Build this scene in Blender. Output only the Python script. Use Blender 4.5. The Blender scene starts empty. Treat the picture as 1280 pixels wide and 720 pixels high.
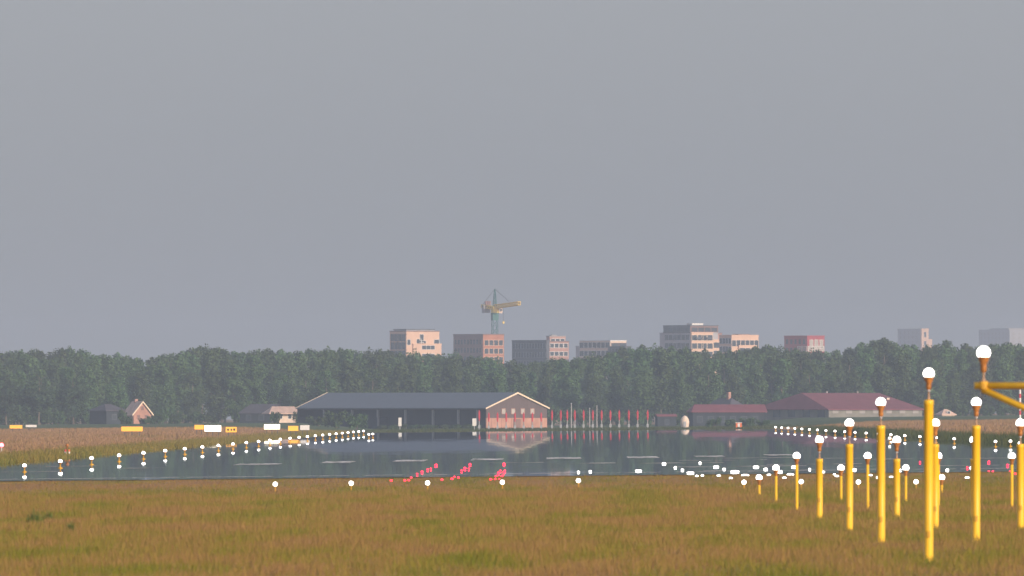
import bpy, math, random
import numpy as np
from math import sin, cos, radians, pi
from mathutils import Vector

random.seed(7)
rng = np.random.default_rng(7)
SC = bpy.context.scene
COL = SC.collection
F, CX, HY, CAMZ = 20000.0, 640.0, 519.0, 2.7      # lens in pixels, principal column, horizon row, eye height

# ------------------------------------------------------------------ terrain
def smooth(a, b, t):
    t = max(0.0, min(1.0, (t - a) / (b - a)))
    return t * t * (3 - 2 * t)

def lat2x(lat, y):
    return lat + 0.00225 * y

def G(x, y):
    z = 0.0095 * max(-200, min(200, x))
    z -= 0.34 * (1 - smooth(610, 700, y))
    lat = x - 0.00225 * y
    r = smooth(33.5, 54, -lat) if lat < 0 else smooth(37, 58, lat)
    z += 1.55 * r * smooth(1300, 3500, y)
    return z

def X(px, D):
    return (px - CX) * D / F

def Z(py, D):
    return CAMZ + (HY - py) * D / F

def solveD(px, py, h, lo=300, hi=3200):
    """distance at which a point h above the ground shows at this place"""
    best = lo
    y = lo
    while y < hi:
        if G(X(px, y), y) + h <= Z(py, y):
            best = y
            y += 1.0
        else:
            break
    return best

# ------------------------------------------------------------------ materials
def mat(name, col, rough=0.8, var=0.12, scale=2.0, metal=0.0, spec=0.3, objvar=0.0, stretch=(1, 1, 1), col2=None, bump=0.0):
    m = bpy.data.materials.new(name)
    m.use_nodes = True
    nt = m.node_tree
    b = nt.nodes['Principled BSDF']
    b.inputs['Roughness'].default_value = rough
    b.inputs['Metallic'].default_value = metal
    b.inputs['Specular IOR Level'].default_value = spec
    tc = nt.nodes.new('ShaderNodeTexCoord')
    mp = nt.nodes.new('ShaderNodeMapping')
    mp.inputs['Scale'].default_value = stretch
    nt.links.new(tc.outputs['Object'], mp.inputs['Vector'])
    n = nt.nodes.new('ShaderNodeTexNoise')
    n.inputs['Scale'].default_value = scale
    n.inputs['Detail'].default_value = 5
    nt.links.new(mp.outputs[0], n.inputs['Vector'])
    mx = nt.nodes.new('ShaderNodeMix')
    mx.data_type = 'RGBA'
    ramp = nt.nodes.new('ShaderNodeMapRange')
    ramp.inputs['From Min'].default_value = 0.3
    ramp.inputs['From Max'].default_value = 0.7
    nt.links.new(n.outputs['Fac'], ramp.inputs['Value'])
    nt.links.new(ramp.outputs[0], mx.inputs['Factor'])
    a = [c * (1 - var) for c in col]
    c2 = col2 if col2 else [min(1, c * (1 + var)) for c in col]
    mx.inputs['A'].default_value = (*a, 1)
    mx.inputs['B'].default_value = (*c2, 1)
    out = mx.outputs['Result']
    if objvar:
        oi = nt.nodes.new('ShaderNodeObjectInfo')
        hs = nt.nodes.new('ShaderNodeHueSaturation')
        r1 = nt.nodes.new('ShaderNodeMapRange')
        r1.inputs['To Min'].default_value = 1 - objvar
        r1.inputs['To Max'].default_value = 1 + objvar
        r2 = nt.nodes.new('ShaderNodeMapRange')
        r2.inputs['To Min'].default_value = 0.475
        r2.inputs['To Max'].default_value = 0.525
        nt.links.new(oi.outputs['Random'], r1.inputs['Value'])
        nt.links.new(oi.outputs['Random'], r2.inputs['Value'])
        nt.links.new(r1.outputs[0], hs.inputs['Value'])
        nt.links.new(r2.outputs[0], hs.inputs['Hue'])
        nt.links.new(out, hs.inputs['Color'])
        out = hs.outputs['Color']
    nt.links.new(out, b.inputs['Base Color'])
    if bump:
        bp = nt.nodes.new('ShaderNodeBump')
        bp.inputs['Strength'].default_value = bump
        bp.inputs['Distance'].default_value = 0.05
        nt.links.new(n.outputs['Fac'], bp.inputs['Height'])
        nt.links.new(bp.outputs[0], b.inputs['Normal'])
    return m

def lamp_mat(name, col, strength):
    m = bpy.data.materials.new(name)
    m.use_nodes = True
    b = m.node_tree.nodes['Principled BSDF']
    b.inputs['Base Color'].default_value = (*col, 1)
    b.inputs['Emission Color'].default_value = (*col, 1)
    b.inputs['Emission Strength'].default_value = strength
    m.cycles.emission_sampling = 'NONE'
    return m

M = {}
M['yellow'] = mat('yellow paint', (0.88, 0.51, 0.018), 0.42, 0.08, 6, spec=0.4, stretch=(1, 1, .3))
M['yellow_dark'] = mat('weathered yellow', (0.62, 0.33, 0.03), 0.6, 0.2, 8)
M['copper'] = mat('orange fixture paint', (0.40, 0.155, 0.03), 0.4, 0.45, 16, spec=0.5)
M['stem_paint'] = mat('brown stem paint', (0.42, 0.27, 0.17), 0.5, 0.3, 9)
M['steel'] = mat('galvanised steel', (0.55, 0.55, 0.55), 0.35, 0.1, 9, metal=0.6)
M['darksteel'] = mat('dark steel', (0.08, 0.08, 0.09), 0.5, 0.2, 9)
M['white_lamp'] = lamp_mat('white lamp', (1.0, 0.97, 0.90), 3.6)
M['red_lamp'] = lamp_mat('red lamp', (1.0, 0.015, 0.045), 4.5)
M['red_strong'] = lamp_mat('strong red lamp', (1.0, 0.10, 0.12), 7)
M['sign_white'] = lamp_mat('lit white sign face', (1.0, 0.86, 0.62), 2.4)
M['sign_yellow'] = lamp_mat('lit yellow sign face', (1.0, 0.46, 0.05), 0.40)
M['sign_dim'] = mat('yellow sign face', (0.75, 0.42, 0.04), 0.5, 0.1, 3)
M['sign_black'] = mat('black sign marks', (0.03, 0.03, 0.03), 0.6, 0.1, 3)
M['white'] = mat('white paint', (0.78, 0.76, 0.72), 0.55, 0.08, 4)
M['whitewall'] = mat('white render', (0.78, 0.62, 0.5), 0.8, 0.1, 1.5)
M['red'] = mat('red paint', (0.60, 0.05, 0.075), 0.5, 0.1, 4)
M['orange'] = mat('orange paint', (0.8, 0.18, 0.05), 0.5, 0.1, 4)
M['glass'] = mat('window glass', (0.05, 0.065, 0.08), 0.15, 0.15, .5, spec=0.5)
M['paleglass'] = mat('pale window glass', (0.45, 0.42, 0.38), 0.3, 0.15, .5, spec=0.5)
M['cream'] = mat('cream render', (0.74, 0.50, 0.36), 0.85, 0.06, .25)
M['greyrender'] = mat('pale grey cladding', (0.42, 0.42, 0.44), 0.8, 0.08, .25)
M['brick'] = mat('orange brick', (0.44, 0.19, 0.115), 0.9, 0.12, .4)
M['brownbrick'] = mat('brown brick', (0.24, 0.15, 0.13), 0.9, 0.12, .4)
M['pinkbrick'] = mat('pink brick', (0.46, 0.26, 0.21), 0.9, 0.12, .4)
M['darkclad'] = mat('dark cladding', (0.09, 0.10, 0.12), 0.7, 0.1, .3)
M['redclad'] = mat('red cladding', (0.36, 0.06, 0.07), 0.7, 0.1, .3)
M['concrete'] = mat('concrete', (0.36, 0.34, 0.33), 0.9, 0.1, .5)
M['roofgrey'] = mat('blue grey roof sheets', (0.155, 0.18, 0.21), 0.75, 0.06, .4, stretch=(1, 4, 1))
M['roofred'] = mat('red roof tiles', (0.23, 0.075, 0.09), 0.8, 0.12, .5)
M['roofdark'] = mat('dark roof tiles', (0.09, 0.085, 0.10), 0.8, 0.12, .5)
M['timber'] = mat('dark brown boards', (0.135, 0.10, 0.095), 0.85, 0.15, 1, stretch=(6, 6, .3))
M['barnbrick'] = mat('salmon barn brick', (0.50, 0.27, 0.20), 0.9, 0.16, .6)
M['verge'] = mat('cream verge boards', (0.85, 0.68, 0.50), 0.6, 0.05, 1)
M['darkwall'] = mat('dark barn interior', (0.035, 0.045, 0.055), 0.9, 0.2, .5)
M['greywall'] = mat('grey barn wall', (0.23, 0.22, 0.19), 0.9, 0.15, .4)
M['thatch'] = mat('pinkish roof tiles', (0.68, 0.47, 0.37), 0.9, 0.15, .8)
M['crane_green'] = mat('crane green', (0.03, 0.16, 0.14), 0.5, 0.1, 2)
M['crane_yellow'] = mat('crane yellow', (1.0, 0.70, 0.10), 0.5, 0.05, 2)
M['bark'] = mat('bark', (0.16, 0.13, 0.10), 0.9, 0.25, 2, stretch=(2, 2, .4))
M['leaf'] = mat('poplar leaves', (0.055, 0.105, 0.035), 0.7, 0.28, .35, objvar=0.3, col2=(0.085, 0.145, 0.045))
M['leaf2'] = mat('dark broad leaves', (0.040, 0.070, 0.030), 0.7, 0.25, .4, objvar=0.2)
M['bush'] = mat('bush leaves', (0.045, 0.085, 0.025), 0.7, 0.3, .8, objvar=0.2)
M['weed'] = mat('weed leaves', (0.10, 0.14, 0.018), 0.7, 0.3, 2)

def grass_mat(name, cols, scale=1.0, attr=True, sx=0.22, sy=0.02):
    """patches of dry seed heads and of greener growth"""
    m = bpy.data.materials.new(name)
    m.use_nodes = True
    nt = m.node_tree
    b = nt.nodes['Principled BSDF']
    b.inputs['Roughness'].default_value = 0.85
    b.inputs['Specular IOR Level'].default_value = 0.15
    geo = nt.nodes.new('ShaderNodeNewGeometry')
    mp = nt.nodes.new('ShaderNodeMapping')
    mp.inputs['Scale'].default_value = (sx, sy, 0)
    nt.links.new(geo.outputs['Position'], mp.inputs['Vector'])
    n = nt.nodes.new('ShaderNodeTexNoise')
    n.inputs['Scale'].default_value = scale
    n.inputs['Detail'].default_value = 6
    n.inputs['Roughness'].default_value = 0.62
    nt.links.new(mp.outputs[0], n.inputs['Vector'])
    val = n.outputs['Fac']
    if attr:
        at = nt.nodes.new('ShaderNodeAttribute')
        at.attribute_name = 'tone'
        ma = nt.nodes.new('ShaderNodeMath')
        ma.operation = 'MULTIPLY_ADD'
        ma.inputs[1].default_value = 0.26
        ma.inputs[2].default_value = -0.13
        nt.links.new(at.outputs['Fac'], ma.inputs[0])
        ad = nt.nodes.new('ShaderNodeMath')
        ad.operation = 'ADD'
        nt.links.new(ma.outputs[0], ad.inputs[0])
        nt.links.new(val, ad.inputs[1])
        val = ad.outputs[0]
    cr = nt.nodes.new('ShaderNodeValToRGB')
    e = cr.color_ramp.elements
    while len(e) < len(cols):
        e.new(0.5)
    for i, (p, c) in enumerate(cols):
        e[i].position = p
        e[i].color = (*c, 1)
    nt.links.new(val, cr.inputs['Fac'])
    nt.links.new(cr.outputs['Color'], b.inputs['Base Color'])
    return m

FG = [(0.32, (0.125, 0.150, 0.010)), (0.42, (0.195, 0.175, 0.018)), (0.50, (0.250, 0.175, 0.036)), (0.60, (0.315, 0.175, 0.075)), (0.70, (0.22, 0.135, 0.045))]
BR = [(0.30, (0.22, 0.165, 0.05)), (0.45, (0.30, 0.185, 0.085)), (0.6, (0.34, 0.20, 0.11)), (0.75, (0.26, 0.16, 0.07))]
VG = [(0.30, (0.10, 0.115, 0.02)), (0.48, (0.20, 0.175, 0.03)), (0.62, (0.24, 0.17, 0.04)), (0.75, (0.13, 0.13, 0.03))]
DG = [(0.30, (0.03, 0.05, 0.015)), (0.5, (0.055, 0.075, 0.02)), (0.7, (0.09, 0.10, 0.03))]
M['grass_near'] = grass_mat('dry meadow grass', FG, sx=0.33, sy=0.026)
M['soil_near'] = grass_mat('meadow ground', BR, attr=False, sx=0.05, sy=0.006)
M['grass_brown'] = grass_mat('brown field grass', BR, sx=0.08, sy=0.008)
M['grass_verge'] = grass_mat('yellow green verge grass', VG, sx=0.15, sy=0.03)
M['grass_dark'] = grass_mat('dark green weeds', DG, sx=0.15, sy=0.03)
M['grass_far'] = grass_mat('green field strip', [(0.3, (0.07, 0.105, 0.03)), (0.6, (0.12, 0.15, 0.05)), (0.8, (0.09, 0.12, 0.04))], sx=0.05, sy=0.01)

def runway_mat():
    """asphalt under hot air: its mirage imitated as a near mirror at this grazing angle"""
    m = bpy.data.materials.new('runway surface')
    m.use_nodes = True
    nt = m.node_tree
    for n in list(nt.nodes):
        nt.nodes.remove(n)
    out = nt.nodes.new('ShaderNodeOutputMaterial')
    dif = nt.nodes.new('ShaderNodeBsdfDiffuse')
    dif.inputs['Color'].default_value = (0.06, 0.06, 0.062, 1)
    gl = nt.nodes.new('ShaderNodeBsdfGlossy')
    gl.inputs['Color'].default_value = (0.90, 0.93, 0.97, 1)
    gl.inputs['Roughness'].default_value = 0.012
    fr = nt.nodes.new('ShaderNodeFresnel')
    fr.inputs['IOR'].default_value = 1.33
    mix = nt.nodes.new('ShaderNodeMixShader')
    geo = nt.nodes.new('ShaderNodeNewGeometry')
    mp = nt.nodes.new('ShaderNodeMapping')
    mp.inputs['Scale'].default_value = (0.30, 0.012, 0)
    nt.links.new(geo.outputs['Position'], mp.inputs['Vector'])
    n1 = nt.nodes.new('ShaderNodeTexNoise')
    n1.inputs['Scale'].default_value = 1.0
    n1.inputs['Detail'].default_value = 3
    nt.links.new(mp.outputs[0], n1.inputs['Vector'])
    mp2 = nt.nodes.new('ShaderNodeMapping')
    mp2.inputs['Scale'].default_value = (0.5, 0.035, 0)
    nt.links.new(geo.outputs['Position'], mp2.inputs['Vector'])
    n2 = nt.nodes.new('ShaderNodeTexNoise')
    n2.inputs['Scale'].default_value = 1.0
    n2.inputs['Detail'].default_value = 2
    nt.links.new(mp2.outputs[0], n2.inputs['Vector'])
    # normals tilted and rippled to shorten and smear the imitated mirage reflection
    s1 = nt.nodes.new('ShaderNodeVectorMath'); s1.operation = 'SUBTRACT'
    s1.inputs[1].default_value = (0.5, 0.5, 0.5)
    nt.links.new(n1.outputs['Color'], s1.inputs[0])
    k1 = nt.nodes.new('ShaderNodeVectorMath'); k1.operation = 'MULTIPLY'
    k1.inputs[1].default_value = (0.0016, 0.0005, 0)
    nt.links.new(s1.outputs[0], k1.inputs[0])
    s2 = nt.nodes.new('ShaderNodeVectorMath'); s2.operation = 'SUBTRACT'
    s2.inputs[1].default_value = (0.5, 0.5, 0.5)
    nt.links.new(n2.outputs['Color'], s2.inputs[0])
    k2 = nt.nodes.new('ShaderNodeVectorMath'); k2.operation = 'MULTIPLY'
    k2.inputs[1].default_value = (0.0010, 0.0007, 0)
    nt.links.new(s2.outputs[0], k2.inputs[0])
    a1 = nt.nodes.new('ShaderNodeVectorMath'); a1.operation = 'ADD'
    nt.links.new(k1.outputs[0], a1.inputs[0]); nt.links.new(k2.outputs[0], a1.inputs[1])
    a2 = nt.nodes.new('ShaderNodeVectorMath'); a2.operation = 'ADD'
    a2.inputs[1].default_value = (0, -0.0006, 0)
    nt.links.new(a1.outputs[0], a2.inputs[0])
    a3 = nt.nodes.new('ShaderNodeVectorMath'); a3.operation = 'ADD'
    nt.links.new(geo.outputs['Normal'], a3.inputs[0]); nt.links.new(a2.outputs[0], a3.inputs[1])
    nn = nt.nodes.new('ShaderNodeVectorMath'); nn.operation = 'NORMALIZE'
    nt.links.new(a3.outputs[0], nn.inputs[0])
    nt.links.new(nn.outputs[0], gl.inputs['Normal'])
    nt.links.new(fr.outputs[0], mix.inputs['Fac'])
    nt.links.new(dif.outputs[0], mix.inputs[1])
    nt.links.new(gl.outputs[0], mix.inputs[2])
    nt.links.new(mix.outputs[0], out.inputs['Surface'])
    return m
M['runway'] = runway_mat()

def paint_mat(name, col, cut, sx=1.2, sy=0.12):
    """worn road paint: bare patches let the surface show"""
    m = mat(name, col, 0.9, 0.1, 1)
    nt = m.node_tree
    b = nt.nodes['Principled BSDF']
    out = [n for n in nt.nodes if n.type == 'OUTPUT_MATERIAL'][0]
    tr = nt.nodes.new('ShaderNodeBsdfTransparent')
    mx = nt.nodes.new('ShaderNodeMixShader')
    geo = nt.nodes.new('ShaderNodeNewGeometry')
    mp = nt.nodes.new('ShaderNodeMapping')
    mp.inputs['Scale'].default_value = (sx, sy, 0)
    nt.links.new(geo.outputs['Position'], mp.inputs['Vector'])
    n = nt.nodes.new('ShaderNodeTexNoise')
    n.inputs['Scale'].default_value = 1
    n.inputs['Detail'].default_value = 4
    nt.links.new(mp.outputs[0], n.inputs['Vector'])
    r = nt.nodes.new('ShaderNodeMapRange')
    r.inputs['From Min'].default_value = cut
    r.inputs['From Max'].default_value = cut + 0.12
    nt.links.new(n.outputs['Fac'], r.inputs['Value'])
    nt.links.new(r.outputs[0], mx.inputs['Fac'])
    nt.links.new(tr.outputs[0], mx.inputs[1])
    nt.links.new(b.outputs[0], mx.inputs[2])
    nt.links.new(mx.outputs[0], out.inputs['Surface'])
    return m
M['paint'] = paint_mat('worn white runway paint', (0.80, 0.77, 0.72), 0.40)
M['paint_thin'] = paint_mat('faded white runway paint', (0.80, 0.74, 0.66), 0.47, 0.5, 0.2)

# ------------------------------------------------------------------ mesh helpers
class MB:
    def __init__(s):
        s.v, s.f, s.m, s.mats = [], [], [], []
    def mi(s, m):
        if m not in s.mats:
            s.mats.append(m)
        return s.mats.index(m)
    def add(s, vs, fs, m):
        o = len(s.v)
        s.v += [tuple(p) for p in vs]
        k = s.mi(m)
        for f in fs:
            s.f.append(tuple(i + o for i in f)); s.m.append(k)
        return s
    def box(s, x0, x1, y0, y1, z0, z1, m):
        vs = [(x0, y0, z0), (x1, y0, z0), (x1, y1, z0), (x0, y1, z0), (x0, y0, z1), (x1, y0, z1), (x1, y1, z1), (x0, y1, z1)]
        return s.add(vs, [(0, 3, 2, 1), (4, 5, 6, 7), (0, 1, 5, 4), (1, 2, 6, 5), (2, 3, 7, 6), (3, 0, 4, 7)], m)
    def beam(s, p, q, w, m, n=4, w2=None):
        p, q = Vector(p), Vector(q)
        d = (q - p).normalized()
        a = d.orthogonal().normalized(); b = d.cross(a)
        w2 = w if w2 is None else w2
        vs = []
        for c, r in ((p, w), (q, w2)):
            for i in range(n):
                t = 2 * pi * (i + .5) / n
                vs.append(c + a * (r * cos(t)) + b * (r * sin(t)))
        fs = [(i, (i + 1) % n, n + (i + 1) % n, n + i) for i in range(n)]
        fs += [tuple(range(n - 1, -1, -1)), tuple(range(n, 2 * n))]
        return s.add(vs, fs, m)
    def lathe(s, prof, m, n=20, c=(0, 0)):
        vs, fs = [], []
        for r, z in prof:
            for i in range(n):
                t = 2 * pi * i / n
                vs.append((c[0] + r * cos(t), c[1] + r * sin(t), z))
        for k in range(len(prof) - 1):
            for i in range(n):
                j = (i + 1) % n
                fs.append((k * n + i, k * n + j, (k + 1) * n + j, (k + 1) * n + i))
        fs.append(tuple(range(n - 1, -1, -1)))
        fs.append(tuple(range((len(prof) - 1) * n, len(prof) * n)))
        return s.add(vs, fs, m)
    def ball(s, c, rx, ry, rz, m, n=16, k=9):
        vs, fs = [], []
        for j in range(k + 1):
            ph = -pi / 2 + pi * j / k
            for i in range(n):
                t = 2 * pi * i / n
                vs.append((c[0] + rx * cos(ph) * cos(t), c[1] + ry * cos(ph) * sin(t), c[2] + rz * sin(ph)))
        for j in range(k):
            for i in range(n):
                q = (i + 1) % n
                fs.append((j * n + i, j * n + q, (j + 1) * n + q, (j + 1) * n + i))
        return s.add(vs, fs, m)
    def build(s, name, parent=None, smooth_=False):
        me = bpy.data.meshes.new(name)
        me.from_pydata(s.v, [], s.f)
        for m in s.mats:
            me.materials.append(M[m])
        me.polygons.foreach_set('material_index', s.m)
        if smooth_:
            me.polygons.foreach_set('use_smooth', [True] * len(s.f))
        me.update()
        o = bpy.data.objects.new(name, me)
        COL.objects.link(o)
        if parent:
            o.parent = parent
        return o

def tag(o, label=None, cat=None, group=None, kind=None):
    if label: o['label'] = label
    if cat: o['category'] = cat
    if group: o['group'] = group
    if kind: o['kind'] = kind
    return o

def thing(name, loc, label, cat, group=None, rz=0.0):
    o = bpy.data.objects.new(name, None)
    o.empty_display_size = 0.3
    COL.objects.link(o)
    o.location = loc
    o.rotation_euler = (0, 0, rz)
    return tag(o, label, cat, group)

def copy_tree(o, loc=None, label=None, group=None, parent=None, rz=None, scale=None):
    c = o.copy()
    COL.objects.link(c)
    if parent: c.parent = parent
    if loc is not None: c.location = loc
    if rz is not None: c.rotation_euler = (0, 0, rz)
    if scale is not None: c.scale = scale
    if label: c['label'] = label
    if group: c['group'] = group
    for ch in list(o.children):
        copy_tree(ch, parent=c)
    return c

# ------------------------------------------------------------------ the ground and the runway
def sheet(name, xs_of_y, ys, material, dz=0.0, kind='structure'):
    vs, fs = [], []
    nx = None
    for y in ys:
        xs = xs_of_y(y)
        nx = len(xs)
        vs += [(x, y, G(x, y) + dz) for x in xs]
    for j in range(len(ys) - 1):
        for i in range(nx - 1):
            a = j * nx + i
            fs.append((a, a + 1, a + nx + 1, a + nx))
    me = bpy.data.meshes.new(name)
    me.from_pydata(vs, [], fs)
    me.materials.append(M[material])
    me.polygons.foreach_set('use_smooth', [True] * len(fs))
    me.update()
    o = bpy.data.objects.new(name, me)
    COL.objects.link(o)
    o['kind'] = kind
    return o

lats = [-3000, -1500, -800, -400, -250, -198, -150, -110, -80, -60, -52, -46, -41, -36, -33, -30, -20, -10, 0, 10, 20, 30, 34, 38, 42, 46, 51, 56, 70, 90, 120, 150, 192, 250, 400, 800, 1500, 3000]
ys = [-400, 0, 150, 300, 450, 600, 615, 630, 645, 660, 675, 690, 700, 800, 950, 1100, 1300] + [1300 + 110 * i for i in range(1, 21)] + [4000, 5000, 6500, 8500, 12000]
sheet('ground', lambda y: [lat2x(l, y) for l in lats], ys, 'soil_near')
RY0, RY1 = 700.0, 2640.0
LL, LR = -33.2, 60.0
rys = [RY0, 720, 760, 820, 900, 1000, 1150, 1300] + [1300 + 134 * i for i in range(1, 11)]
sheet('runway', lambda y: [lat2x(l, y) for l in (LL, -20, -10, 0, 10, 20, 30, 36.4)], rys, 'runway', 0.03)
# paved turn area on the right before the threshold, partly out of view
sheet('paved_shoulder', lambda y: [lat2x(l, y) for l in (36.4, 40, 44, 50, 60)], [700, 740, 800, 900, 1000, 1080], 'runway', 0.026)
# green strip at the far edge of the field and the ground behind the runway end
sheet('green_field_strip', lambda y: [lat2x(l, y) for l in (-150, -110, -80, -60, -52, -46, -41, -36, -33, -30, 0, 20, 34, 38, 42, 46, 51, 56, 70, 90, 120, 150)],
      [2700 + 110 * i for i in range(0, 13)], 'grass_far', 0.012)

def strip(name, lat0, lat1, y0, y1, material='paint', dz=0.045, skew=0.0):
    vs = []
    n = 4
    for k in range(n + 1):
        t = k / n
        for (y, sgn) in ((y0, 0), (y1, 1)):
            l = lat0 + (lat1 - lat0) * t
            yy = y + skew * (l - lat0)
            x = lat2x(l, yy)
            vs.append((x, yy, G(x, yy) + dz))
    fs = [(2 * k, 2 * k + 2, 2 * k + 3, 2 * k + 1) for k in range(n)]
    me = bpy.data.meshes.new(name)
    me.from_pydata(vs, [], fs)
    me.materials.append(M[material])
    me.update()
    o = bpy.data.objects.new(name, me)
    COL.objects.link(o)
    o['kind'] = 'structure'
    return o

def lat_of(px, D):
    return X(px, D) - 0.00225 * D

for (a, b, py, dl) in ((290, 345, 582, 24), (398, 437, 579.5, 34), (490, 530, 577.6, 34), (588, 628, 576, 34), (683, 727, 574.3, 34), (786, 825, 573.3, 34), (872, 908, 571.8, 26), (960, 996, 570, 24)):
    D = solveD((a + b) / 2, py, 0.0)
    strip('threshold_stripe', lat_of(a, D), lat_of(b, D), D, D + dl)
# thin cross lines and worn streaks
strip('threshold_line', -29, 33, 716, 719, 'paint', 0.04, skew=0.4)
for (a, b, py, dl) in ((0, 75, 590.5, 5), (55, 120, 583.5, 5), (150, 210, 586, 6), (690, 770, 580, 8), (800, 905, 579.5, 8), (840, 1010, 584, 7), (850, 960, 576, 8), (880, 1100, 588.5, 5), (960, 1080, 581, 6), (1050, 1280, 583, 4), (900, 1000, 573, 8), (1000, 1110, 573.5, 7), (610, 680, 579, 7), (1090, 1280, 574, 6)):
    D = solveD((a + b) / 2, py, 0.0)
    strip('worn_streak', lat_of(a, D), lat_of(b, D), D, D + dl, 'paint_thin', 0.036 + 0.0003 * (a % 7))

# ------------------------------------------------------------------ grass
def blades(name, n, pts_fn, hmin, hmax, w, material, label, cat='grass'):
    x, y, hs = pts_fn(n)
    n = len(x)
    z = np.array([G(a, b) for a, b in zip(x, y)]) if n < 1000 else gvec(x, y)
    h = (hmin + (hmax - hmin) * rng.random(n) ** 1.6) * hs
    az = rng.random(n) * pi
    dx, dy = np.cos(az) * w * .5, np.sin(az) * w * .5
    lean = h[:, None] * rng.normal(0, .28, (n, 2))
    V = np.zeros((n, 3, 3))
    V[:, 0] = np.c_[x - dx, y - dy, z - 0.02]
    V[:, 1] = np.c_[x + dx, y + dy, z - 0.02]
    V[:, 2] = np.c_[x + lean[:, 0], y + lean[:, 1], z + h]
    me = bpy.data.meshes.new(name)
    me.vertices.add(n * 3)
    me.vertices.foreach_set('co', V.reshape(-1))
    me.loops.add(n * 3)
    me.loops.foreach_set('vertex_index', np.arange(n * 3, dtype=np.int32))
    me.polygons.add(n)
    me.polygons.foreach_set('loop_start', np.arange(0, n * 3, 3, dtype=np.int32))
    me.polygons.foreach_set('loop_total', np.full(n, 3, dtype=np.int32))
    at = me.attributes.new('tone', 'FLOAT', 'POINT')
    at.data.foreach_set('value', np.repeat(rng.random(n), 3).astype(np.float32))
    me.materials.append(M[material])
    me.update(calc_edges=True)
    o = bpy.data.objects.new(name, me)
    COL.objects.link(o)
    return tag(o, label, cat, kind='stuff')

def smv(a, b, t):
    t = np.clip((t - a) / (b - a), 0, 1)
    return t * t * (3 - 2 * t)

def gvec(x, y):
    z = 0.0095 * np.clip(x, -200, 200)
    z = z - 0.34 * (1 - smv(610, 700, y))
    lat = x - 0.00225 * y
    r = np.where(lat < 0, smv(33.5, 54, -lat), smv(37, 58, lat))
    return z + 1.55 * r * smv(1300, 3500, y)

def near_pts(n):
    y = 280 + (698 - 280) * rng.random(n) ** 0.8
    x = (rng.random(n) * 2 - 1) * (0.0345 * y + 3)
    s = 0.75 + 0.55 * np.sin(x * .55 + np.sin(y * .05) * 2) ** 2 * rng.random(n)
    s *= 1 - 0.72 * smv(600, 690, y)
    return x, y, s
blades('meadow_grass', 1200000, near_pts, 0.05, 0.24, 0.013, 'grass_near', 'dry reddish brown and yellow green meadow grass across the foreground', 'grass')

def stalk_pts(n):
    cx, cy, _ = near_pts(n // 12)
    k = rng.integers(0, len(cx), n)
    x = cx[k] + rng.normal(0, .22, n); y = np.minimum(cy[k] + rng.normal(0, .5, n), 698)
    return x, y, 1 - 0.5 * smv(600, 698, y)
blades('seed_stalks', 26000, stalk_pts, 0.14, 0.40, 0.014, 'grass_near', 'taller clumps of seeding stalks scattered through the meadow', 'grass')

def left_verge(n):
    y = 860 + 1900 * rng.random(n) ** 1.3
    lat = -33.3 - 8 * rng.random(n) ** 1.3
    return lat2x(lat, y), y, 0.35 + rng.random(n) * 0.6 * (0.6 + .6 * np.sin(y * .043) ** 2)
blades('verge_grass', 110000, left_verge, 0.15, 0.75, 0.05, 'grass_verge', 'tall yellow green grass along the left runway edge', 'grass')

def left_field(n):
    y = 1000 + 1700 * rng.random(n)
    lat = -38.5 - 60 * rng.random(n)
    return lat2x(lat, y), y, np.ones(n) * 0.8
blades('field_grass', 130000, left_field, 0.15, 0.5, 0.08, 'grass_brown', 'dry brown grass of the field left of the runway', 'grass')

def right_field(n):
    y = 1100 + 1600 * rng.random(n)
    lat = 39 + 70 * rng.random(n)
    return lat2x(lat, y), y, np.ones(n) * 0.8
blades('field_grass', 110000, right_field, 0.15, 0.5, 0.08, 'grass_brown', 'dry brown grass of the field right of the runway', 'grass')

def right_verge(n):
    y = 1080 + 1300 * rng.random(n)
    lat = 36.5 + 4.5 * rng.random(n)
    return lat2x(lat, y), y, 0.5 + rng.random(n) * (0.4 + .7 * np.sin(y * .021 + 1) ** 2)
blades('verge_weeds', 90000, right_verge, 0.2, 0.85, 0.06, 'grass_dark', 'dark green weeds along the right runway edge', 'weeds')

def mid_field(n):
    y = 2655 + 560 * rng.random(n)
    lat = -34 + 78 * rng.random(n)
    return lat2x(lat, y), y, np.ones(n) * .7
blades('rough_grass', 30000, mid_field, 0.15, 0.6, 0.09, 'grass_dark', 'dull green rough grass beyond the runway end', 'grass')

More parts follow.
